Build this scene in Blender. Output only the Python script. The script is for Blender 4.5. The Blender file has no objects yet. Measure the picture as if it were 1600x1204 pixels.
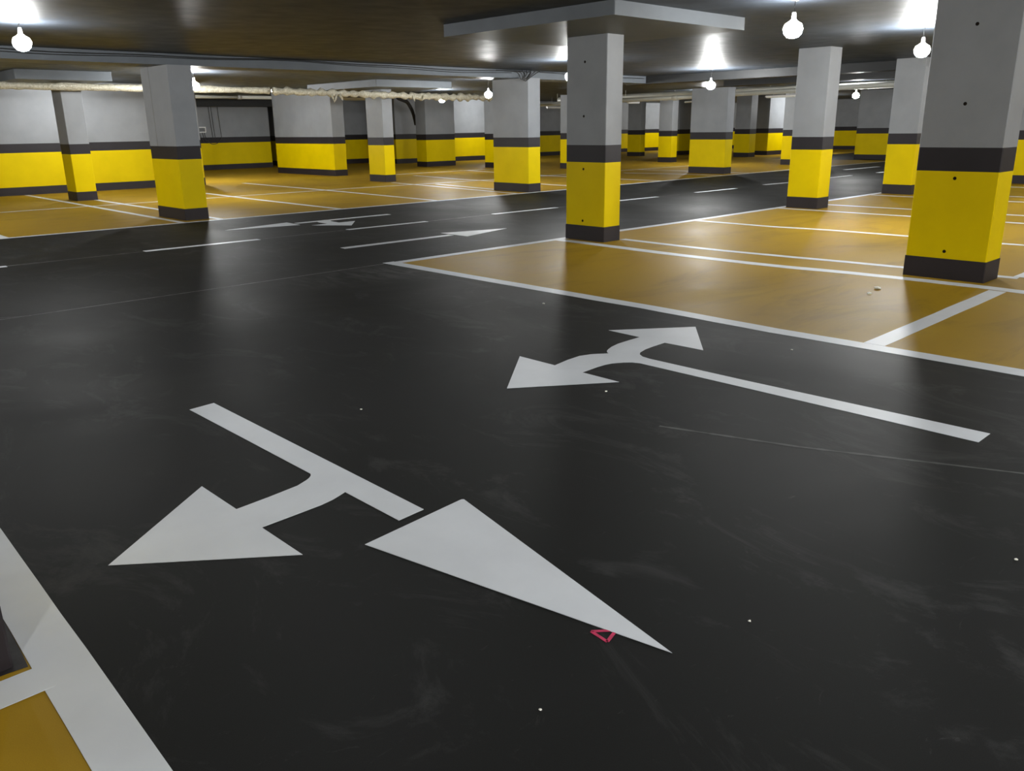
import bpy, bmesh, math, random
from mathutils import Vector, Matrix, noise as mnoise
random.seed(7)
C = bpy.context.scene.collection

# ------------------------------------------------------------------ helpers
def link(name, bm, mat, parent=None, smooth=False):
    me = bpy.data.meshes.new(name)
    bmesh.ops.recalc_face_normals(bm, faces=bm.faces[:])
    bm.to_mesh(me); bm.free()
    for m in (mat if isinstance(mat, (list, tuple)) else [mat]):
        me.materials.append(m)
    if smooth:
        for p in me.polygons: p.use_smooth = True
    o = bpy.data.objects.new(name, me)
    C.objects.link(o)
    if parent: o.parent = parent
    return o

def thing(name, label, cat, loc=(0, 0, 0), group=None):
    o = bpy.data.objects.new(name, None)
    o.empty_display_size = 0.2
    C.objects.link(o); o.location = loc
    o['label'] = label; o['category'] = cat
    if group: o['group'] = group
    return o

def tag(o, label, cat, group=None):
    o['label'] = label; o['category'] = cat
    if group: o['group'] = group
    return o

def struct(o):
    o['kind'] = 'structure'
    return o

def add_box(bm, x0, x1, y0, y1, z0, z1, chamfer=0.0):
    if chamfer > 0:
        c = chamfer
        ring = [(x0+c, y0), (x1-c, y0), (x1, y0+c), (x1, y1-c), (x1-c, y1), (x0+c, y1), (x0, y1-c), (x0, y0+c)]
    else:
        ring = [(x0, y0), (x1, y0), (x1, y1), (x0, y1)]
    lo = [bm.verts.new((x, y, z0)) for x, y in ring]
    hi = [bm.verts.new((x, y, z1)) for x, y in ring]
    n = len(ring)
    for i in range(n):
        bm.faces.new((lo[i], lo[(i+1) % n], hi[(i+1) % n], hi[i]))
    bm.faces.new(lo[::-1]); bm.faces.new(hi)

def box(*a, **k):
    bm = bmesh.new(); add_box(bm, *a, **k); return bm

def sheet(pts, z=0.002, z0=0.0003):
    """thin film of paint: a flat slab with an edge"""
    bm = bmesh.new()
    add_sheet(bm, pts, z, z0)
    return bm

def add_sheet(bm, pts, z=0.002, z0=0.0003):
    hi = [bm.verts.new((x, y, z)) for x, y in pts]
    lo = [bm.verts.new((x, y, z0)) for x, y in pts]
    bm.faces.new(hi)
    n = len(pts)
    for i in range(n):
        bm.faces.new((lo[i], lo[(i+1) % n], hi[(i+1) % n], hi[i]))

def ribbon_pts(path, w):
    """closed outline of a stripe of width w along a polyline of (x, y)"""
    L, R = [], []
    for i, p in enumerate(path):
        a = path[max(0, i-1)]; b = path[min(len(path)-1, i+1)]
        d = Vector((b[0]-a[0], b[1]-a[1])).normalized()
        n = Vector((-d.y, d.x)) * (w/2)
        L.append((p[0]+n.x, p[1]+n.y)); R.append((p[0]-n.x, p[1]-n.y))
    return L + R[::-1]

def ragged(path, w, step=0.25, amp=0.004):
    """resample a polyline so that the painted edge wavers a little"""
    out = []
    for (a, b) in zip(path[:-1], path[1:]):
        d = math.hypot(b[0]-a[0], b[1]-a[1]); n = max(1, int(d/step))
        for k in range(n):
            t = k/n
            out.append((a[0]+(b[0]-a[0])*t, a[1]+(b[1]-a[1])*t))
    out.append(path[-1])
    pts = ribbon_pts(out, w)
    return [(x+random.uniform(-amp, amp), y+random.uniform(-amp, amp)) for x, y in pts]

def smooth_path(path, n=6):
    """Catmull-Rom resampling of a polyline"""
    out = []
    P = [path[0]] + list(path) + [path[-1]]
    for i in range(1, len(P)-2):
        p0, p1, p2, p3 = [Vector(q) for q in P[i-1:i+3]]
        for k in range(n):
            t = k/n
            out.append(tuple(0.5*((2*p1)+(p2-p0)*t+(2*p0-5*p1+4*p2-p3)*t*t+(3*p1-p0-3*p2+p3)*t**3)))
    out.append(tuple(path[-1]))
    return out

def add_tube(bm, path, r, seg=10, rough=0.0, cap=True):
    path = [Vector(p) for p in path]
    rings = []
    up = Vector((0, 0, 1))
    for i, p in enumerate(path):
        d = (path[min(len(path)-1, i+1)] - path[max(0, i-1)]).normalized()
        a = d.cross(up)
        if a.length < 0.05: a = d.cross(Vector((1, 0, 0)))
        a.normalize(); b = a.cross(d).normalized()
        rr = r if not callable(r) else r(i/(len(path)-1))
        ring = []
        for k in range(seg):
            t = 2*math.pi*k/seg
            q = p + (a*math.cos(t)+b*math.sin(t))*rr
            if rough:
                q = p + (q-p)*(1+rough*mnoise.noise(q*7.0)*2)
            ring.append(bm.verts.new(q))
        rings.append(ring)
    for A, B in zip(rings[:-1], rings[1:]):
        for k in range(seg):
            bm.faces.new((A[k], A[(k+1) % seg], B[(k+1) % seg], B[k]))
    if cap:
        bm.faces.new(rings[0][::-1]); bm.faces.new(rings[-1])

def tube(path, r, seg=10, rough=0.0):
    bm = bmesh.new(); add_tube(bm, path, r, seg, rough); return bm

def add_lathe(bm, prof, seg=16, loc=(0, 0, 0)):
    rings = []
    for r, z in prof:
        if r < 1e-5:
            rings.append([bm.verts.new((loc[0], loc[1], loc[2]+z))])
        else:
            rings.append([bm.verts.new((loc[0]+r*math.cos(2*math.pi*k/seg), loc[1]+r*math.sin(2*math.pi*k/seg), loc[2]+z)) for k in range(seg)])
    for A, B in zip(rings[:-1], rings[1:]):
        for k in range(seg):
            k2 = (k+1) % seg
            if len(A) == 1 and len(B) == 1: continue
            if len(A) == 1: bm.faces.new((A[0], B[k2], B[k]))
            elif len(B) == 1: bm.faces.new((A[k], A[k2], B[0]))
            else: bm.faces.new((A[k], A[k2], B[k2], B[k]))

# ------------------------------------------------------------------ materials
class NT:
    def __init__(self, name):
        self.m = bpy.data.materials.new(name); self.m.use_nodes = True
        self.t = self.m.node_tree; self.b = self.t.nodes['Principled BSDF']
    def n(self, typ, **kw):
        nd = self.t.nodes.new(typ)
        for k, v in kw.items(): setattr(nd, k, v)
        return nd
    def l(self, a, b): self.t.links.new(a, b)
    def noise(self, scale, detail=4, rough=0.55, dist=0.0, stretch=None):
        tc = self.n('ShaderNodeTexCoord'); out = tc.outputs['Object']
        g = self.n('ShaderNodeNewGeometry'); out = g.outputs['Position']
        if stretch:
            mp = self.n('ShaderNodeMapping'); mp.inputs['Scale'].default_value = stretch
            mp.inputs['Rotation'].default_value = (0, 0, 0)
            self.l(out, mp.inputs['Vector']); out = mp.outputs['Vector']
        nz = self.n('ShaderNodeTexNoise')
        nz.inputs['Scale'].default_value = scale; nz.inputs['Detail'].default_value = detail
        nz.inputs['Roughness'].default_value = rough; nz.inputs['Distortion'].default_value = dist
        self.l(out, nz.inputs['Vector'])
        return nz.outputs['Fac']
    def ramp(self, fac, stops):
        r = self.n('ShaderNodeValToRGB')
        e = r.color_ramp.elements
        e[0].position, e[0].color = stops[0][0], (*stops[0][1], 1)
        e[1].position, e[1].color = stops[-1][0], (*stops[-1][1], 1)
        for p, c in stops[1:-1]:
            x = e.new(p); x.color = (*c, 1)
        self.l(fac, r.inputs['Fac'])
        return r.outputs['Color']
    def mix(self, fac, a, b, mode='MIX'):
        x = self.n('ShaderNodeMix', data_type='RGBA', blend_type=mode)
        if hasattr(fac, 'links'): self.l(fac, x.inputs[0])
        else: x.inputs[0].default_value = fac
        for v, i in ((a, 6), (b, 7)):
            if hasattr(v, 'links'): self.l(v, x.inputs[i])
            else: x.inputs[i].default_value = (*v, 1)
        return x.outputs[2]
    def fl(self, fac, lo, hi, out_lo, out_hi):
        r = self.n('ShaderNodeMapRange')
        r.inputs[1].default_value, r.inputs[2].default_value = lo, hi
        r.inputs[3].default_value, r.inputs[4].default_value = out_lo, out_hi
        self.l(fac, r.inputs[0]); return r.outputs[0]
    def bump(self, h, strength=0.2, dist=0.01):
        b = self.n('ShaderNodeBump'); b.inputs['Strength'].default_value = strength
        b.inputs['Distance'].default_value = dist
        self.l(h, b.inputs['Height']); self.l(b.outputs['Normal'], self.b.inputs['Normal'])
    def set(self, **kw):
        for k, v in kw.items():
            k = {'color': 'Base Color', 'rough': 'Roughness', 'metal': 'Metallic', 'spec': 'Specular IOR Level'}.get(k, k)
            s = self.b.inputs[k]
            if hasattr(v, 'links'): self.l(v, s)
            else: s.default_value = (*v, 1) if isinstance(v, tuple) and len(v) == 3 else v

def paint(name, col, var=0.10, rough=0.5, spec=0.4, scale=2.2, grain=60, bump=0.08):
    t = NT(name)
    big = t.noise(scale, 5)
    lo = tuple(c*(1-var) for c in col); hi = tuple(min(1, c*(1+var)) for c in col)
    t.set(color=t.ramp(big, [(0.3, lo), (0.7, hi)]), rough=rough, spec=spec)
    t.bump(t.noise(grain, 3), bump, 0.004)
    return t.m

M_GREY = paint('grey wall paint', (0.250, 0.262, 0.280), 0.07, 0.6, 0.25, 2.2, 110, 0.22)
M_YEL = paint('yellow wall paint', (0.70, 0.52, 0.0), 0.05, 0.5, 0.08, 2.2, 110, 0.2)
M_BLK = paint('charcoal band paint', (0.022, 0.019, 0.022), 0.12, 0.5, 0.22)
M_PLN = paint('dark skirting paint', (0.022, 0.017, 0.019), 0.15, 0.55, 0.3)
M_WHITE = paint('white road paint', (0.62, 0.64, 0.67), 0.05, 0.45, 0.12, 3.0, 90, 0.05)
M_BEAM = paint('dark beam paint', (0.024, 0.025, 0.026), 0.1, 0.5, 0.2)
M_SOFF = paint('grey soffit paint', (0.135, 0.150, 0.168), 0.08, 0.5, 0.15)
M_PVC = paint('white plastic pipe', (0.55, 0.55, 0.50), 0.06, 0.35, 0.5)
M_CORD = paint('black cord', (0.02, 0.02, 0.02), 0.1, 0.5, 0.4)
M_HOLE = paint('dark hole', (0.012, 0.009, 0.007), 0.2, 0.9, 0.1)
M_PINK = paint('pink marker', (0.50, 0.035, 0.10), 0.25, 0.6, 0.3, 40)
M_CHIP = paint('pale paint chip', (0.92, 0.90, 0.80), 0.05, 0.6, 0.3)
M_SOCK = paint('white lamp socket', (0.5, 0.5, 0.5), 0.05, 0.4, 0.4)
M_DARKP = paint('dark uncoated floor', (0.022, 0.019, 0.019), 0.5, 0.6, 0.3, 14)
M_FRAME = paint('white box frame', (0.75, 0.75, 0.75), 0.03, 0.4, 0.4)
M_SCREEN = paint('dark box face', (0.03, 0.035, 0.035), 0.1, 0.3, 0.5)
M_CHALK = paint('chalk string line', (0.20, 0.20, 0.20), 0.5, 0.7, 0.2, 9)
M_HOSE = paint('dark flexible hose', (0.045, 0.043, 0.04), 0.2, 0.6, 0.3)

def mat_asphalt():
    t = NT('dark epoxy road coating')
    big = t.noise(0.55, 6, 0.6, 0.6)
    fine = t.noise(420, 2, 0.7)
    base = t.ramp(big, [(0.28, (0.010, 0.010, 0.0092)), (0.55, (0.0135, 0.0135, 0.013)), (0.80, (0.0185, 0.0185, 0.0185))])
    # swirling trowel scuffs
    sc = t.noise(2.2, 9, 0.72, 1.4, (1.0, 0.45, 1.0))
    scm = t.fl(sc, 0.54, 0.76, 0.0, 0.8)
    c = t.mix(scm, base, (0.048, 0.048, 0.047))
    sw = t.noise(6.5, 10, 0.8, 2.6, (0.6, 1.3, 1.0))
    swm = t.fl(sw, 0.62, 0.78, 0.0, 0.8)
    c = t.mix(swm, c, (0.075, 0.075, 0.073))
    # dusty scrape beside the point of the bay
    gp = t.n('ShaderNodeNewGeometry'); dv = t.n('ShaderNodeVectorMath', operation='DISTANCE')
    mp = t.n('ShaderNodeMapping'); mp.inputs['Scale'].default_value = (0.8, 1.6, 1); t.l(gp.outputs['Position'], mp.inputs['Vector'])
    t.l(mp.outputs['Vector'], dv.inputs[0]); dv.inputs[1].default_value = (5.25*0.8, 7.55*1.6, 0)
    near = t.fl(dv.outputs['Value'], 0.1, 1.1, 0.9, 0.0)
    dn_ = t.fl(t.noise(3.0, 8, 0.7, 1.2, (1.6, 0.5, 1.0)), 0.42, 0.68, 0.0, 1.0)
    mm = t.n('ShaderNodeMath', operation='MULTIPLY'); t.l(near, mm.inputs[0]); t.l(dn_, mm.inputs[1])
    c = t.mix(mm.outputs[0], c, (0.10, 0.10, 0.097))
    g = t.ramp(fine, [(0.3, (0.75, 0.75, 0.75)), (0.7, (1.25, 1.25, 1.25))])
    c = t.mix(1.0, c, g, 'MULTIPLY')
    t.set(color=c, rough=t.fl(big, 0.3, 0.7, 0.52, 0.64), spec=0.065)
    t.bump(t.noise(260, 3), 0.10, 0.002)
    return t.m

def mat_bay():
    t = NT('ochre bay coating')
    big = t.noise(0.7, 6, 0.6, 0.7)
    fine = t.noise(380, 2, 0.7)
    c = t.ramp(big, [(0.25, (0.285, 0.165, 0.008)), (0.55, (0.338, 0.205, 0.016)), (0.82, (0.375, 0.243, 0.028))])
    st = t.noise(1.5, 8, 0.7, 1.6, (0.35, 1.0, 1.0))
    c = t.mix(t.fl(st, 0.50, 0.72, 0.0, 0.75), c, (0.20, 0.122, 0.016))
    g = t.ramp(fine, [(0.3, (0.9, 0.9, 0.9)), (0.7, (1.1, 1.1, 1.1))])
    c = t.mix(1.0, c, g, 'MULTIPLY')
    t.set(color=c, rough=t.fl(big, 0.3, 0.7, 0.46, 0.56), spec=0.06)
    t.bump(t.noise(220, 3), 0.10, 0.002)
    return t.m

def mat_ceiling():
    t = NT('glossy grey ceiling paint')
    big = t.noise(0.9, 6, 0.6, 0.3)
    c = t.ramp(big, [(0.3, (0.030, 0.037, 0.049)), (0.7, (0.040, 0.049, 0.063))])
    t.set(color=c, rough=t.fl(t.noise(3, 4), 0.3, 0.7, 0.44, 0.56), spec=0.25)
    t.bump(t.noise(2.6, 4, 0.5, 0.2, (0.5, 1.6, 1.0)), 0.22, 0.02)
    return t.m

def mat_wrap():
    t = NT('crinkled plastic pipe wrap')
    v = t.noise(16, 5, 0.65, 1.0)
    t.set(color=t.ramp(v, [(0.3, (0.30, 0.28, 0.21)), (0.7, (0.62, 0.59, 0.48))]), rough=0.22, spec=0.6)
    t.bump(v, 0.9, 0.03)
    return t.m

def mat_bulb(strength):
    t = NT('glowing lamp glass')
    t.set(color=(0.9, 0.9, 0.9), rough=0.3)
    t.b.inputs['Emission Color'].default_value = (0.99, 1.0, 0.985, 1)
    t.b.inputs['Emission Strength'].default_value = strength
    return t.m

M_ROAD, M_BAY, M_CEIL, M_WRAP = mat_asphalt(), mat_bay(), mat_ceiling(), mat_wrap()
_bulbs = {}
def glow_mat(k):
    if k not in _bulbs: _bulbs[k] = mat_bulb(float(k))
    return _bulbs[k]

# ------------------------------------------------------------------ camera
F_PX, PITCH, ROLL, YAW = 1308.03, 0.299553, 0.013888, 0.759291
fw = Vector((0, math.cos(PITCH), -math.sin(PITCH))); rt = Vector((1, 0, 0)); dn = fw.cross(rt)
r2 = rt*math.cos(ROLL) + dn*math.sin(ROLL); d2 = -rt*math.sin(ROLL) + dn*math.cos(ROLL)
cy, sy = math.cos(YAW), math.sin(YAW)
G = Matrix(((cy, sy, 0), (-sy, cy, 0), (0, 0, 1)))
R, D, Fv = G @ r2, G @ d2, G @ fw
cam_d = bpy.data.cameras.new('camera'); cam = bpy.data.objects.new('camera', cam_d)
C.objects.link(cam); bpy.context.scene.camera = cam
cam_d.sensor_fit = 'HORIZONTAL'; cam_d.sensor_width = 36.0; cam_d.lens = 36.0*F_PX/1600.0
cam_d.clip_start = 0.05; cam_d.clip_end = 300
cam.matrix_world = Matrix(((R.x, -D.x, -Fv.x, 0), (R.y, -D.y, -Fv.y, 0), (R.z, -D.z, -Fv.z, 1.5), (0, 0, 0, 1)))

# ------------------------------------------------------------------ floor (one slab, two coatings)
X0, X1, Y0, Y1 = -12.0, 48.5, -14.0, 36.0
CEIL = 2.75
bm = bmesh.new()
xs = [X0, 0.43, 5.66, 35.0, 36.5, X1]; ys = [Y0, 8.04, 14.4, 20.0, Y1]
vg = [[bm.verts.new((x, y, 0)) for y in ys] for x in xs]
for i in range(len(xs)-1):
    for j in range(len(ys)-1):
        f = bm.faces.new((vg[i][j], vg[i+1][j], vg[i+1][j+1], vg[i][j+1]))
        bay = (j == 0 and i != 1) or (j >= 2 and xs[i] < 35.0) or (j == 3)
        if j == 0 and xs[i] >= 35.0: bay = False
        f.material_index = 1 if bay else 0
fl = link('floor', bm, [M_ROAD, M_BAY])
struct(fl)
bm = bmesh.new(); add_box(bm, X0, X1, Y0, Y1, CEIL, CEIL+0.2)
struct(link('ceiling', bm, M_CEIL))

# ------------------------------------------------------------------ banded walls and pillars
Z_P, Z_Y, Z_B = 0.20, 1.035, 1.255
def bands(parent, x0, x1, y0, y1, top, ch=0.0, ox=0.0, oy=0.0):
    """grey shaft, charcoal band, yellow band, dark skirting, in the parent's own frame"""
    a = (x0-ox, x1-ox, y0-oy, y1-oy)
    link('grey_shaft', box(*a, Z_B, top, chamfer=ch), M_GREY, parent)
    link('charcoal_band', box(*a, Z_Y, Z_B, chamfer=ch), M_BLK, parent)
    link('yellow_band', box(*a, Z_P, Z_Y, chamfer=ch), M_YEL, parent)
    e = 0.006
    link('dark_skirting', box(a[0]-e, a[1]+e, a[2]-e, a[3]+e, 0, Z_P, chamfer=ch), M_PLN, parent)

def wall(name, x0, x1, y0, y1, top=CEIL):
    e = bpy.data.objects.new(name, None); C.objects.link(e); e.location = ((x0+x1)/2, (y0+y1)/2, 0)
    e['kind'] = 'structure'
    bands(e, x0, x1, y0, y1, top, 0, e.location.x, e.location.y)
    return e

wall('wall_left', X0, 10.9, 24.4, 24.7)
wall('wall_back', 10.9, 18.0, 33.5, 33.8)
wall('wall_back.004', 18.95, 26.0, 33.5, 33.8)
wall('wall_back.001', 29.0, X1, 32.3, 32.6)
wall('wall_back.002', 26.0, 29.0, 31.2, 31.5)
wall('wall_end', X1, X1+0.3, Y0, Y1)
wall('wall_right', X0, X1, Y0-0.3, Y0)
wall('wall_near', X0-0.3, X0, Y0, Y1)
wall('wall_side', 18.95, 19.25, 33.8, 36.0)
wall('wall_side.001', 10.6, 10.9, 24.7, 33.5)
wall('wall_back.003', X0, X1, Y1, Y1+0.3)

def pillar(label, x0, x1, y0, y1, top=CEIL, holes=None, panel=None, cat='pillar', name='concrete_pillar', group='banded concrete pillars of the garage'):
    cx, cyy = (x0+x1)/2, (y0+y1)/2
    t = thing(name, label, cat, (cx, cyy, 0), group)
    bands(t, x0, x1, y0, y1, top, 0.008, cx, cyy)
    if panel:
        px0, px1, py0, py1, pz = panel
        o = link('drop_panel', box(px0-cx, px1-cx, py0-cyy, py1-cyy, pz, CEIL-0.001, chamfer=0.01), M_SOFF, t)
    for (hy, hz) in holes or ():
        bm = bmesh.new()
        seg = 10; r = 0.017
        vs = [bm.verts.new((x0-cx-0.0015, hy-cyy+r*math.cos(2*math.pi*k/seg), hz+r*math.sin(2*math.pi*k/seg))) for k in range(seg)]
        ws = [bm.verts.new((x0-cx+0.01, hy-cyy+0.8*r*math.cos(2*math.pi*k/seg), hz+0.8*r*math.sin(2*math.pi*k/seg))) for k in range(seg)]
        bm.faces.new(vs)
        for k in range(seg): bm.faces.new((vs[k], vs[(k+1) % seg], ws[(k+1) % seg], ws[k]))
        link('tie_hole', bm, M_HOLE, t)
    return t

main = pillar('square pillar under the large ceiling slab, beside the road at the ochre bay',
    8.70, 9.03, 7.34, 8.03, 2.605, holes=[(7.71, 2.29), (7.72, 1.62), (7.715, 0.945), (7.72, 0.262)], panel=(7.33, 9.85, 6.10, 8.90, 2.603))
pillar('biggest pillar in view, shaded grey face dotted with dark holes, on the bay back line',
    8.79, 9.18, 2.655, 3.41, CEIL, holes=[(3.03, 2.34), (3.04, 1.65), (3.04, 0.97), (3.045, 0.27)])
lp = pillar('pillar across the road with a thin vertical seam on its grey face, before the bright wall',
    6.16, 6.58, 14.76, 15.92, 2.57)
bm = box(-0.2115, -0.2095, 0.22, 0.235, Z_B, 2.57)
link('seam', bm, paint('seam shadow', (0.17, 0.17, 0.17)), lp)
pillar('slim pillar standing close to the bright banded wall, behind the seamed roadside pillar',
    6.36, 6.80, 21.12, 21.75, 2.56, panel=(5.2, 7.1, 19.95, 22.4, 2.56))
pillar('pillar across the road with looped cables at its head and a bulb at its shoulder',
    14.40, 14.80, 14.50, 15.72, 2.57)
pillar('wide pillar across the road with a glowing bulb hanging in front of its grey top',
    23.45, 23.85, 14.95, 16.27, 2.57)
pillar('roadside pillar standing between double bay lines, seen below the large bare bulb',
    14.66, 15.08, 7.36, 7.96, CEIL)
pillar('roadside pillar half hidden by the biggest pillar, below a bare bulb',
    18.80, 19.22, 7.36, 7.97, CEIL)
pillar('narrow two-toned pillar deep in the ochre bays, beside the long banded block',
    14.76, 15.12, 20.80, 21.61, 2.57, panel=(13.7, 16.3, 19.5, 23.0, 2.57))
pillar('long banded wall block with torn pipe wrapping hanging over its top',
    15.67, 16.15, 24.95, 28.80, CEIL, cat='wall block', name='wall_block', group='short banded wall blocks')
pillar('wide block in front of the far wall, with a small bulb before its top',
    21.65, 23.15, 27.60, 28.25, CEIL, cat='wall block', name='wall_block', group='short banded wall blocks')
pillar('thin sliver of a pillar showing beside the bulb at the cabled pillar',
    22.50, 22.95, 24.25, 25.05, CEIL)
pillar('sliver of a pillar showing just beside the slab-topped corner pillar',
    23.45, 23.9, 21.1, 21.95, 2.57)
pillar('small bright pillar under the white pipes, beside the wide bulb pillar',
    29.66, 30.05, 21.47, 22.14, CEIL)
pillar('small dark pillar far back beside the bright pillar under the white pipes',
    34.85, 35.25, 27.15, 27.95, CEIL)
pillar('banded block end beside the small bright pillar, against the wide bulb pillar',
    37.0, 40.5, 26.35, 26.8, CEIL, cat='wall block', name='wall_block', group='short banded wall blocks')
pillar('dull far pillar beneath the cross pipe, before the pale bright block',
    35.90, 36.45, 21.62, 22.42, CEIL)
pillar('pale brightly lit block far back under the white batten light',
    38.65, 40.7, 22.25, 22.95, CEIL, cat='wall block', name='wall_block', group='short banded wall blocks')
pillar('thin far pillar partly behind the pillar at the double bay lines',
    29.9, 30.3, 15.0, 16.62, CEIL)
pillar('broad shaded block at the far end of the road beside a bare bulb',
    35.75, 36.4, 13.6, 16.5, CEIL, cat='wall block', name='wall_block', group='short banded wall blocks')
pillar('dark corner block with a paler return against the far wall behind the narrow two-toned pillar',
    22.85, 24.7, 31.3, 33.5, CEIL, cat='wall block', name='wall_block', group='short banded wall blocks')
pillar('pillar edge showing past the bright side of the biggest pillar',
    23.6, 24.0, 5.4, 7.96, CEIL)
pillar('dark pillar foot at the edge of the near ochre bay, inside the white corner lines',
    -0.06, 0.38, 2.56, 3.28, CEIL)

# ------------------------------------------------------------------ beams
o = link('trim_1', box(X0, 19.25, 14.85, 15.55, 2.572, CEIL-0.001, chamfer=0.015), M_SOFF); struct(o)
o = link('trim_2', box(19.25, 19.75, Y0+0.02, 15.55, 2.56, CEIL-0.001, chamfer=0.015), M_BEAM); struct(o)
o = link('trim_3', box(22.6, 23.1, Y0+0.02, 14.6, 2.56, CEIL-0.001, chamfer=0.015), M_BEAM); struct(o)
o = link('trim_4', box(10.95, 17.98, 32.6, 33.45, 2.42, CEIL-0.001, chamfer=0.015), M_BEAM); struct(o)

# ------------------------------------------------------------------ painted lines
LINES = 'white painted bay lines'
def line(label, path, w, name='bay_line', group=LINES, cat='painted line', over=False, amp=0.004):
    p = ragged(path, w, amp=amp)
    cx = sum(x for x, y in p)/len(p); cyy = sum(y for x, y in p)/len(p)
    o = link(name, sheet([(x-cx, y-cyy) for x, y in p], *((0.0036, 0.0021) if over else (0.002, 0.0003))), M_WHITE)
    o.location = (cx, cyy, 0)
    return tag(o, label, cat, group)

# the near corner line of the bay beside the crossing aisle
line('white line along the crossing-aisle edge of the ochre bay, up to its point',
     [(5.72, 8.11), (5.72, 5.4), (5.735, 4.35), (5.69, 3.1), (5.71, 2.3), (5.72, 1.4), (5.72, -8)], 0.155)
line('white road edge line running past the foot of the slab-topped pillar',
     [(5.80, 8.02), (8.7, 8.03), (11.68, 7.98), (14.85, 8.03), (19, 8.03), (22.5, 8.03), (35, 8.0)], 0.13)
line('curving white bay line passing before the slab-topped pillar and the biggest pillar',
     smooth_path([(8.50, 7.97), (8.50, 7.6), (8.47, 7.1), (8.41, 5.9), (8.43, 4.7), (8.51, 4.0), (8.56, 3.3), (8.58, 2.6)], 4) + [(8.56, 2.3), (8.53, 1.9), (8.52, -3)], 0.165)
line('white bay line starting at the far foot of the slab-topped pillar',
     smooth_path([(9.12, 7.35), (9.06, 6.0), (9.12, 5.0), (9.19, 4.2), (9.23, 3.5), (9.31, 2.5)], 4), 0.125)
line('white line dividing the second and third near bays, midway between roadside pillars',
     [(11.72, 7.95), (11.72, 6.6), (11.86, 5.7), (11.88, 3.4), (11.9, 2.5)], 0.12)
line('white bay line meeting the near foot of the pillar at the double bay lines',
     [(14.42, 7.95), (14.47, 2.5)], 0.12)
line('white bay line just past the pillar at the double bay lines', [(15.6, 7.95), (15.68, 2.5)], 0.12)
line('white bay line in front of the half-hidden roadside pillar', [(18.25, 7.95), (18.3, 2.5)], 0.12)
line('white bay line just past the half-hidden roadside pillar', [(19.5, 7.95), (19.5, 2.5)], 0.12)
line('white bay line well past the half-hidden roadside pillar', [(22.3, 7.95), (22.3, 2.5)], 0.12)
line('broad white cross line dividing the near ochre bay in two, below the biggest pillar',
     [(5.79, 2.385), (8.46, 2.42)], 0.145)
line('white back line of the bays starting beside the bright side of the biggest pillar',
     [(9.36, 2.5), (30, 2.5)], 0.125, over=True)
line('thick white line along the edge of the crossing aisle, beside the dark pillar foot',
     [(0.455, -6), (0.475, 1.8), (0.495, 2.5), (0.525, 3.57), (0.60, 8.0)], 0.148, amp=0.0012)
line('short white cross line running off below the dark pillar foot', [(-6, 2.40), (0.445, 2.435)], 0.135, over=True)
# far side
line('white road edge line across the road, along the ochre bays under the beam',
     [(X0, 14.42), (5.9, 14.44), (11.6, 14.40), (18, 14.42), (24, 14.5), (35, 14.5)], 0.10)
for lab, path in (
    ('white bay line reaching the road beyond the frame edge, before the bright banded wall', [(3.25, 14.5), (3.3, 19.4)]),
    ('white bay line on the near side of the seamed roadside pillar', [(5.98, 14.5), (6.05, 18.7), (6.12, 24.3)]),
    ('white bay line from the far side of the seamed roadside pillar to the slim pillar', [(6.68, 14.5), (6.72, 17.3), (6.75, 20.9), (6.76, 21.1)]),
    ('white bay line running away from the road just past the seamed roadside pillar', [(9.13, 14.5), (9.19, 17.4), (9.32, 20.8), (9.5, 24.3)]),
    ('long white bay line halfway between the seamed and the cabled roadside pillars', [(11.56, 14.5), (11.8, 18.6), (11.93, 24.1)]),
    ('white bay line meeting the near corner of the cabled pillar', [(13.97, 14.5), (14.29, 16.9), (14.7, 20.4)]),
    ('white bay line behind the cabled pillar, doubling the one at its corner', [(14.6, 15.8), (14.75, 16.9), (15.05, 18.8)]),
    ('white bay line crossing the deep bays behind the cabled pillar', [(16.6, 14.5), (16.75, 16.5), (16.91, 19.9), (17.4, 22.9)]),
    ('white bay line in the deep bays, beside the slab-topped pillar', [(19.6, 14.5), (19.8, 20.0), (20.6, 23.9)]),
    ('white bay line meeting the near foot of the wide bulb pillar', [(22.75, 14.5), (22.7, 16.0), (22.3, 18.0)]),
    ('white bay line just past the wide bulb pillar', [(24.3, 14.5), (24.3, 19.0)]),
):
    line(lab, path, 0.11)
line('thin back line of the far bays running past the slim pillar', [(-6, 19.35), (4.3, 19.35), (12.24, 19.35), (17.2, 19.0), (20.4, 19.0), (28, 19.0)], 0.09, over=True)
line('thin line across the deepest bays in front of the far blocks', [(17.0, 23.9), (24, 23.9)], 0.11, over=True)

# centre line dashes
for k, (a, b) in enumerate(((0.93, 2.50), (4.12, 5.74), (7.26, 8.80), (10.34, 11.98), (13.55, 15.17), (16.67, 18.30), (19.80, 21.35), (23.0, 24.75), (26.45, 28.0), (29.5, 31.1))):
    lab = ('white centre line dash cut off at the frame edge before the seamed pillar',
           'white centre line dash below the tip of the flat turn arrow, by the seamed pillar',
           'white centre line dash between the two road arrows',
           'white centre line dash ending at the edge of the slab-topped pillar',
           'white centre line dash emerging from behind the slab-topped pillar',
           'second white centre line dash past the slab-topped pillar, on open road',
           'white centre line dash running behind the pillar at the double bay lines',
           'white centre line dash just past the pillar at the double bay lines',
           'white centre line dash cut by the half-hidden roadside pillar',
           'white centre line dash hidden by the half-hidden roadside pillar')[k]
    if k == 9: continue
    line(lab, [(a, 11.33 + (0.08 if k > 5 else 0)), (b, 11.30 + (0.14 if k > 6 else 0))], 0.115, 'center_line_dash', 'white dashes of the road centre line')
line('thin white stripe far up the road beyond the pillar at the double bay lines', [(27.6, 13.0), (30.1, 12.98)], 0.13, 'lane_stripe', None)

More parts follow.
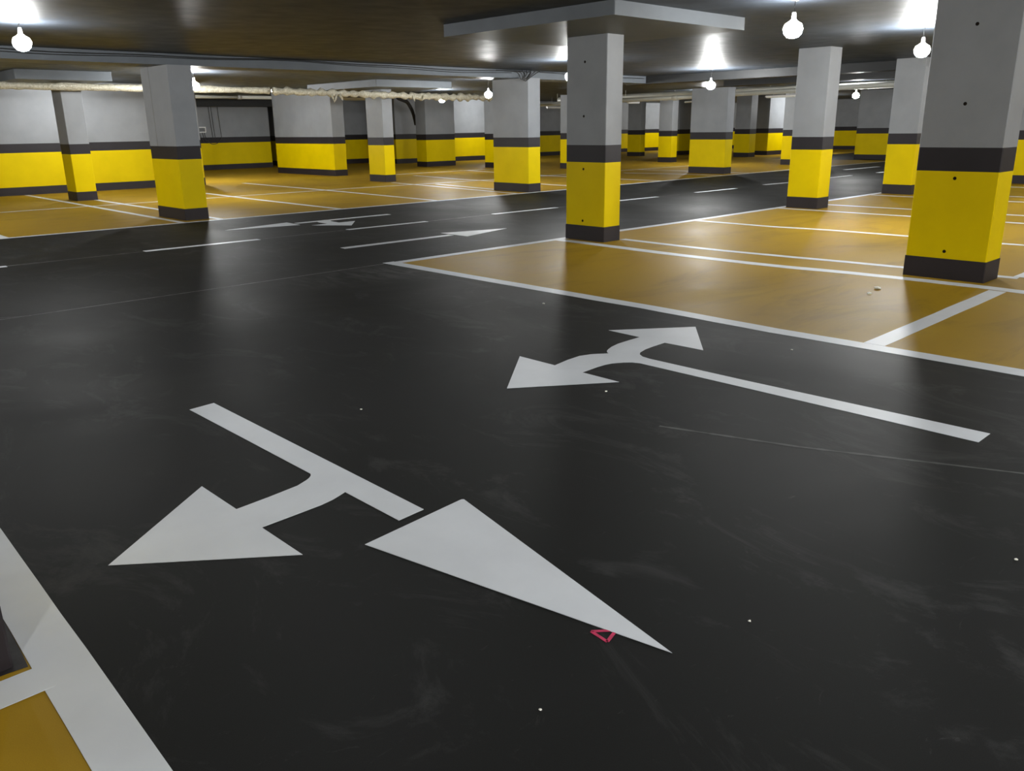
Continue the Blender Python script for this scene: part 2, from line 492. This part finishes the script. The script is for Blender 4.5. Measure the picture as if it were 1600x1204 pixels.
# faint chalk string lines
M_DUST = paint('dull scratch', (0.075, 0.075, 0.073), 0.25, 0.56, 0.07, 6, 60, 0.0)
def chalk(label, path, w=0.012, mat=None):
    pts = []
    for (a, b) in zip(path[:-1], path[1:]):
        n = 30
        for k in range(n): pts.append((a[0]+(b[0]-a[0])*k/n, a[1]+(b[1]-a[1])*k/n))
    pts.append(path[-1])
    bm = bmesh.new()
    prev = None
    for i in range(len(pts)):
        ww = w*random.uniform(0.5, 1.2)
        a, b = pts[max(0, i-1)], pts[min(len(pts)-1, i+1)]
        d = Vector((b[0]-a[0], b[1]-a[1])).normalized()*ww/2
        cur = (bm.verts.new((pts[i][0]+d.y, pts[i][1]-d.x, 0.0007)), bm.verts.new((pts[i][0]-d.y, pts[i][1]+d.x, 0.0007)))
        if prev: bm.faces.new((prev[0], cur[0], cur[1], prev[1]))
        prev = cur
    o = link('chalk_line', bm, mat or M_CHALK)
    if o.data.polygons[0].normal.z < 0: o.data.flip_normals()
    return tag(o, label, 'chalk line', 'faint chalk lines on the road')
chalk('faint chalk string line joining the white centre line dashes', [(-3, 11.34), (8, 11.30), (16, 11.30)], 0.02)
chalk('faint chalk string line running on from the point of the ochre bay', [(0.9, 8.0), (3.45, 8.02), (5.62, 8.05)], 0.018)

chalk('very faint scratch line on dark floor along the shaft of the two-way arrow', [(3.38, 2.45), (3.61, 1.79), (4.05, 0.82)], 0.022, M_DUST)
chalk('very faint short scratch on the dark road at the frame edge', [(1.3, 8.25), (1.88, 7.99)], 0.03, M_DUST)

# ------------------------------------------------------------------ painted arrows
def shift(pts, c): return [(x-c[0], y-c[1]) for x, y in pts]
# straight-or-turn arrow nearest the camera
A_STEM = [(1.762, 4.50), (1.762, 2.525), (1.895, 2.535), (1.912, 4.515)]
A_HEAD = [(1.55, 2.452), (1.81, 1.232), (2.075, 2.49), (2.068, 2.497), (2.055, 2.497)]
A_BR = [(1.762, 3.20), (1.752, 3.18), (1.735, 3.163), (1.71, 3.147), (1.65, 3.122), (1.50, 3.103), (1.348, 3.09), (1.342, 2.862), (1.50, 2.868), (1.62, 2.874), (1.68, 2.885), (1.72, 2.898), (1.762, 2.915)]
A_BH = [(1.348, 3.42), (0.80, 2.982), (1.342, 2.55), (1.342, 2.862), (1.348, 3.09)]
def arrow(label, c, parts):
    t = thing('painted_arrow', label, 'painted arrow', (c[0], c[1], 0), 'white painted road arrows')
    for n, p in parts: link(n, sheet(shift(p, c)), M_WHITE, t)
    return t
arrow('big white arrow with a long separate head and a branch turning off its shaft',
      (1.83, 3.0), [('shaft', A_STEM), ('arrow_head', A_HEAD), ('turn_branch', A_BR), ('turn_head', A_BH)])
B_STEM = [(4.435, 1.20), (4.27, 1.20), (4.27, 3.27), (4.40, 3.29), (4.40, 2.58)]
B_FORK = [(4.27, 3.27), (4.25, 3.32), (4.21, 3.36), (4.14, 3.40), (4.08, 3.412), (4.0, 3.412), (3.845, 3.40), (3.845, 3.64), (4.0, 3.67), (4.13, 3.68), (4.22, 3.652), (4.32, 3.58), (4.335, 3.605), (4.36, 3.63), (4.40, 3.652), (4.47, 3.68), (4.57, 3.703), (4.70, 3.71), (4.835, 3.712), (4.825, 3.48), (4.68, 3.475), (4.58, 3.465), (4.49, 3.44), (4.445, 3.41), (4.412, 3.36), (4.40, 3.29)]
B_L = [(3.845, 3.10), (3.28, 3.50), (3.845, 3.97), (3.845, 3.64), (3.845, 3.40)]
B_R = [(4.845, 4.02), (5.39, 3.605), (4.835, 3.16), (4.825, 3.48), (4.835, 3.712)]
arrow('white two-way arrow, heads pointing opposite ways from one long shaft, beside the ochre bay',
      (4.34, 2.6), [('shaft', B_STEM), ('fork', B_FORK), ('turn_head', B_L), ('turn_head', B_R)])
# mirrored turn arrow across the road: travels to -X, branch towards -Y
def mapC(pts):
    out = []
    for x, y in pts:
        along = 2.46 - y      # >0 towards the tip
        lat = 1.83 - x        # >0 on the branch side
        out.append((7.13 - along*0.97, 12.80 - lat*0.98))
    return out
arrow('flat white straight-or-turn arrow across the road in front of the seamed pillar',
      (7.3, 12.7), [('shaft', mapC(A_STEM)), ('arrow_head', mapC(A_HEAD)), ('turn_branch', mapC(A_BR)), ('turn_head', mapC(A_BH))])
arrow('straight white arrow on the road pointing to the slab-topped pillar, no branch',
      (7.5, 9.55), [('shaft', [(6.02, 9.49), (7.88, 9.49), (7.88, 9.62), (6.04, 9.63)]),
                    ('arrow_head', [(7.93, 9.25), (8.98, 9.53), (7.93, 9.85)])])

# ------------------------------------------------------------------ small marks and debris
t = bmesh.new()
tri = [(1.725, 1.475), (1.785, 1.425), (1.718, 1.405)]
for a, b in zip(tri, tri[1:]+tri[:1]):
    add_sheet(t, ribbon_pts([a, b], 0.011), 0.0016)
tag(link('marker_scribble', t, M_PINK), 'small pink scribbled triangle at the edge of the long arrow head', 'mark')

def chip(label, x, y, r):
    bm = bmesh.new()
    bmesh.ops.create_icosphere(bm, subdivisions=1, radius=r)
    for v in bm.verts:
        v.co.x *= random.uniform(0.6, 1.4); v.co.y *= random.uniform(0.6, 1.4); v.co.z = v.co.z*0.5 + r*0.45
        v.co.z = max(0.0005, v.co.z)
    o = link('paint_chip', bm, M_CHIP); o.location = (x, y, 0)
    tag(o, label, 'chip', 'pale chips on the floor')
chip('larger pale chip on the ochre bay in front of the biggest pillar', 7.82, 3.25, 0.032)
chip('smaller pale chip on the ochre bay in front of the biggest pillar', 7.53, 3.20, 0.026)
chip('pale chip on dark floor beside the ochre bay edge, past the two-way arrow', 5.22, 5.08, 0.013)
chip('pale chip on dark floor between the two-way arrow and the bay edge line', 5.25, 2.72, 0.009)
chip('pale chip on dark floor past the tip of the long arrow head', 2.12, 1.16, 0.005)
chip('pale chip beside the barb of the two-way arrow', 3.64, 3.03, 0.008)
chip('pale chip on dark floor between the branching arrow and the two-way arrow', 2.44, 3.80, 0.007)
chip('pale chip low on the dark floor, nearer than the long arrow head', 1.35, 1.33, 0.005)
chip('pale chip on dark floor far down the aisle beside the two-way arrow shaft', 3.13, 0.70, 0.007)
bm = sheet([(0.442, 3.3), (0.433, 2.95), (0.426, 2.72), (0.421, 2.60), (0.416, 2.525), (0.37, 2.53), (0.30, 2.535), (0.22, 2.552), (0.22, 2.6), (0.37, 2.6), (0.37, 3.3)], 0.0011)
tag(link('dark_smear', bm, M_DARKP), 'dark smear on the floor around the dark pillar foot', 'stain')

# ------------------------------------------------------------------ lamps
def lamp(label, x, y, zb, group='bare hanging bulbs', glow=700):
    t = thing('hanging_lamp', label, 'lamp', (x, y, CEIL), group)
    d = CEIL - zb              # ceiling to bulb centre
    bm = bmesh.new(); add_box(bm, -0.06, 0.06, -0.012, 0.012, -0.014, -0.0005)
    link('ceiling_bracket', bm, M_SOCK, t)
    n = 8
    path = [(0.006*math.sin(k*1.1), 0, -0.014-(d-0.135-0.014)*k/n) for k in range(n+1)] if d > 0.17 else [(0, 0, -0.014), (0, 0, -0.03)]
    link('cord', tube(path, 0.005, 6), M_CORD, t)
    bm = bmesh.new(); add_lathe(bm, [(0, -d+0.145), (0.02, -d+0.142), (0.024, -d+0.10), (0.024, -d+0.068), (0, -d+0.066)], 12)
    link('socket', bm, M_SOCK, t)
    bm = bmesh.new(); add_lathe(bm, [(0.026, -d+0.07), (0.045, -d+0.052), (0.088, -d+0.026), (0.104, -d-0.018), (0.092, -d-0.07), (0.058, -d-0.106), (0, -d-0.12)], 14)
    link('bulb', bm, glow_mat(glow), t, smooth=True)
    return t
ON = 'bare hanging bulbs'
OFF = 'bare bulbs outside the picture'  # unseen bulbs, most of them added to even out the brightness
for lab, x, y, z, grp, glow in (
    ('bare bulb high over the road before the seamed pillar, at the frame edge', 3.16, 11.59, 2.54, ON, 390),
    ('large bare bulb over the near bays, before the pillar at the double bay lines', 8.86, 4.90, 2.48, ON, 230),
    ('bare bulb hanging beside the shaded face of the biggest pillar', 12.7, 5.05, 2.46, ON, 1000),
    ('bare bulb in front of the wide pillar across the road', 17.99, 11.96, 2.40, ON, 1000),
    ('bare bulb hidden behind the slab-topped pillar', 13.05, 11.95, 2.46, ON, 650),
    ('bare bulb at the shoulder of the cabled pillar', 16.0, 17.62, 2.36, ON, 700),
    ('bare bulb at the far end of the road before the broad shaded block', 27.0, 12.6, 2.32, ON, 750),
    ('bare bulb peeping past the top of the seamed pillar', 8.5, 19.0, 2.48, ON, 900),
    ('small bare bulb before the wide block at the far wall', 19.33, 23.68, 2.44, ON, 600),
    ('bare bulb hidden behind the slim pillar by the bright wall', 7.2, 22.9, 2.50, OFF, 350),
    ('added bare bulb out of view beyond the dark pillar foot', -2.5, 5.5, 2.46, OFF, 170),
    ('added bare bulb overhead, just above the picture', 2.4, 4.2, 2.50, OFF, 170),  # added fill for the near floor
    ('added bare bulb out of view across the road, before the seamed pillar', 1.2, 17.0, 2.46, OFF, 1000),  # added to brighten the side of the seamed pillar
    ('added bare bulb hidden behind the wide pillar across the road', 28.2, 18.9, 2.46, OFF, 800),  # added to keep the small far pillar bright
    ('bare bulb overhead behind the viewer', 2.6, -2.0, 2.46, OFF, 1250),
    ('added bare bulb behind the viewer over the first bays', -3.0, -2.6, 2.46, OFF, 1150),
    ('bare bulb out of view above the bays behind the biggest pillar', 8.6, -2.6, 2.46, OFF, 1300),
    ('added unseen bulb past the biggest pillar, third along the bays', 18.0, 3.6, 2.46, OFF, 800),
    ('added unseen bulb past the biggest pillar, fourth along the bays', 24.5, 3.6, 2.46, OFF, 800),
    ('added unseen bulb past the biggest pillar at the end of the bays', 30.5, 7.0, 2.46, OFF, 800),
    ('bare bulb lighting the pale block far back', 40.0, 20.5, 2.46, OFF, 900),
    ('bare bulb lighting the far wall behind the wide block', 27.2, 29.4, 2.46, OFF, 500),
    ('bare bulb lighting the farthest wall', 43.0, 29.6, 2.46, OFF, 900),
    ('added bare bulb out of view far along the second bays', 15.5, -2.6, 2.46, OFF, 800),
    ('added bare bulb out of view along the road behind the viewer', -4.0, 12.0, 2.46, OFF, 800),
    ('added bare bulb hidden behind the head of the seamed pillar', 11.3, 25.9, 2.60, OFF, 1300),  # added for the long block and back wall, placed out of sight
):
    lamp(lab, x, y, z, grp, glow)

# ------------------------------------------------------------------ pipes, cables, battens
def dens(path, step):
    out = []
    for a, b in zip(path[:-1], path[1:]):
        a, b = Vector(a), Vector(b); n = max(1, int((b-a).length/step))
        for k in range(n): out.append(tuple(a+(b-a)*k/n))
    out.append(tuple(path[-1])); return out
t = thing('wrapped_pipe', 'thick pipe in crinkled pale plastic wrap under the ceiling beyond the road beam', 'pipe', (0, 20.5, 2.5))
def loc(path): return [(x, y-20.5, z-2.5) for x, y, z in path]
link('wrapped_run', tube(loc(dens([(X0+1, 20.5, 2.455), (5, 20.5, 2.455), (9.4, 20.5, 2.46), (11.1, 20.5, 2.46)], 0.12)), lambda u: 0.075+0.008*math.sin(u*90), 12, 0.16), M_WRAP, t, True)
link('wrapped_run', tube(loc(dens([(11.2, 20.5, 2.455), (13.4, 20.5, 2.42), (15.5, 20.5, 2.39), (19.2, 20.9, 2.40)], 0.10)), lambda u: 0.085+0.018*math.sin(u*150), 12, 0.3), M_WRAP, t, True)
for i, (x, ln, dx) in enumerate(((12.9, 0.16, 0.05), (13.05, 0.20, -0.1), (13.15, 0.12, 0.1), (15.6, 0.14, 0.08), (16.0, 0.12, -0.05))):
    p = [(x, -0.06, -0.10), (x+dx*0.4, -0.08, -0.14-ln*0.4), (x+dx, -0.07, -0.12-ln)]
    link('torn_wrap', tube(p, lambda u: 0.035*(1-u)+0.008, 6, 0.4), M_WRAP, t, True)
t = thing('plastic_pipe', 'straight white pipe just below the wrapped pipe, over the wall with the electrical box', 'pipe', (0, 30.0, 2.655))
link('pipe_run', tube([(10.95, 0, 0.0), (15.0, 0, 0.0)], 0.062, 14), M_PVC, t, True)
link('pipe_run', tube([(15.1, 0, 0.0), (18.38, 0, 0.0)], 0.062, 14), M_PVC, t, True)
link('pipe_collar', tube([(14.98, 0, 0.0), (15.12, 0, 0.0)], 0.074, 14), M_SOCK, t, True)
for x in (12.2, 17.2):
    link('hanger_strap', tube([(x, 0, 0.05), (x, 0, 0.094)], 0.006, 6), M_PVC, t)
# pipes along the far cross aisle
t = thing('plastic_pipe', 'lower white pipe crossing above the small bright pillar, with an elbow', 'pipe', (26.0, 20, 2.4))
link('pipe_run', tube([(0, 6, -0.05), (0, -1.5, 0.015), (0, -12, 0.18)], 0.075, 14), M_PVC, t, True)
link('pipe_collar', tube([(0, -1.15, 0.01), (0, -1.4, 0.012)], 0.088, 14), M_PVC, t, True)
for y in (4.5, 1.0, -2.9, -6.5, -10.0):
    link('hanger_strap', tube([(0.0, y, 0.02), (0.0, y, 0.346)], 0.007, 6), M_PVC, t)
link('elbow', tube(smooth_path([(-0.02, -2.2, -0.0), (-0.03, -2.3, -0.08), (-0.03, -2.15, -0.13), (-0.03, -1.7, -0.15)], 4), 0.03, 10), M_PVC, t, True)
t = thing('plastic_pipe', 'upper thick white pipe crossing under the ceiling past the wide bulb pillar', 'pipe', (27.7, 20, 2.60))
link('pipe_run', tube([(0, 6, -0.04), (0, -2, 0.0), (0, -16, 0.02)], 0.11, 14), M_PVC, t, True)
for y in (4.0, 0.0, -4.0, -8.0, -12.0):
    link('hanger_strap', tube([(0.0, y, 0.05), (0.0, y, 0.147)], 0.007, 6), M_PVC, t)
# cable along the beam
beam_y = 14.835
cb = []
for k in range(0, 61):
    x = -6 + 20.2*k/60
    cb.append((x, beam_y, 2.715 + 0.018*math.sin(x*0.9) + 0.01*math.sin(x*2.3+1)))
bm = bmesh.new(); add_tube(bm, cb, 0.009, 6)
add_tube(bm, [(x, y-0.004, z-0.03-0.012*math.sin(x*0.6)) for x, y, z in cb[20:]], 0.007, 6)
tag(link('ceiling_cable', bm, M_CORD), 'dark cable strung along the face of the long ceiling beam', 'cable')
t = thing('cable_loops', 'bundle of looped dark cables on the head of the cabled pillar', 'cable', (14.2, 14.48, 2.7))
for k in range(5):
    w_ = (-0.25, 0.05, 0.2, -0.1, 0.33)[k]
    p = smooth_path([(-0.5+0.25*k, 0.33, 0.02), (-0.2+0.12*k, -0.01, -0.02), (0.0+w_*0.3, -0.03, -0.17-0.02*(k % 3)), (0.16+w_*0.5, -0.02, -0.08), (0.25+w_, 0.0, 0.03)], 5)
    link('cable_loop', tube(p, 0.010, 6), M_CORD, t, True)
p = smooth_path([(14.75, 14.46, 2.70), (16, 14.82, 2.715), (17.2, 14.82, 2.68), (19.1, 14.82, 2.69)], 8)
tag(link('ceiling_cable', tube(p, 0.009, 6), M_CORD), 'sagging cable along the beam past the cabled pillar', 'cable')

def batten(label, x0, y0, x1, y1, z):
    c = ((x0+x1)/2, (y0+y1)/2)
    t = thing('batten_light', label, 'light fixture', (c[0], c[1], z), 'unlit white batten lights')
    L = math.hypot(x1-x0, y1-y0)/2
    t.rotation_euler = (0, 0, math.atan2(y1-y0, x1-x0))
    bm = bmesh.new(); add_box(bm, -L, L, -0.05, 0.05, -0.03, 0.02)
    link('housing', bm, M_FRAME, t)
    bm = bmesh.new(); add_box(bm, -L+0.02, L-0.02, -0.04, 0.04, -0.06, -0.03)
    link('diffuser', bm, M_PVC, t)
    for s in (-0.6, 0.6):
        link('hanger', tube([(s*L, 0, 0.02), (s*L, 0, CEIL-z)], 0.006, 6), M_CORD, t)
batten('white batten light hung between the long banded block and the narrow two-toned pillar', 15.2, 23.5, 16.4, 23.5, 2.42)
batten('white batten light hung beside the slab-topped pillar over the deep bays', 28.6, 27.6, 30.2, 27.6, 2.33)
batten('white batten light hung by the lower white pipe next to the slab-topped pillar', 29.0, 23.3, 29.75, 23.3, 2.42)
batten('white batten light hung before the pale bright block', 28.5, 16.6, 28.5, 15.45, 2.42)

p = smooth_path([(21.36, 29.0, 2.7495), (21.362, 29.0, 2.72), (21.42, 29.0, 2.66), (21.62, 29.0, 2.60), (21.84, 29.0, 2.52), (21.99, 29.0, 2.34), (22.14, 29.0, 2.06), (22.25, 29.0, 1.63)], 6)
t = link('flexible_hose', tube(p, 0.075, 10), M_HOSE, None, True)
tag(t, 'dark flexible hose drooping from the ceiling pipe beside the wide block', 'hose')

# electrical box on the far wall
t = thing('electrical_box', 'small white-framed electrical box with hanging wires on the wall behind the seamed pillar', 'electrical box', (15.05, 33.5, 1.55))
link('frame', box(-0.16, 0.16, -0.07, -0.001, -0.11, 0.11), M_FRAME, t)
link('face', box(-0.125, 0.125, -0.076, -0.07, -0.075, 0.07), M_SCREEN, t)
for k, (x, zb) in enumerate(((-0.10, -0.45), (0.02, -0.52), (0.10, -0.40))):
    link('wire', tube(smooth_path([(x, -0.03, -0.11), (x+0.03, -0.05, -0.3), (x+0.10+0.05*k, -0.04, zb)], 4), 0.012, 6), M_CORD, t)
for k, x in enumerate((0.38, 0.48, 0.75)):
    link('wire', tube([(x, -0.02, 0.95), (x+0.02, -0.03, 0.2), (x+0.05, -0.03, -0.32)], 0.010, 6), M_HOSE, t)
link('wire', tube(smooth_path([(0.2, -0.04, -0.42), (0.35, -0.04, -0.55), (0.6, -0.04, -0.52), (0.8, -0.03, -0.32)], 5), 0.012, 6), M_HOSE, t)

# ------------------------------------------------------------------ world and view
w = bpy.data.worlds.new('world'); bpy.context.scene.world = w; w.use_nodes = True
w.node_tree.nodes['Background'].inputs['Color'].default_value = (0.5, 0.5, 0.5, 1)
w.node_tree.nodes['Background'].inputs['Strength'].default_value = 0.02
vs = bpy.context.scene.view_settings
vs.view_transform = 'Standard'; vs.look = 'None'; vs.exposure = 0.0; vs.gamma = 1.0
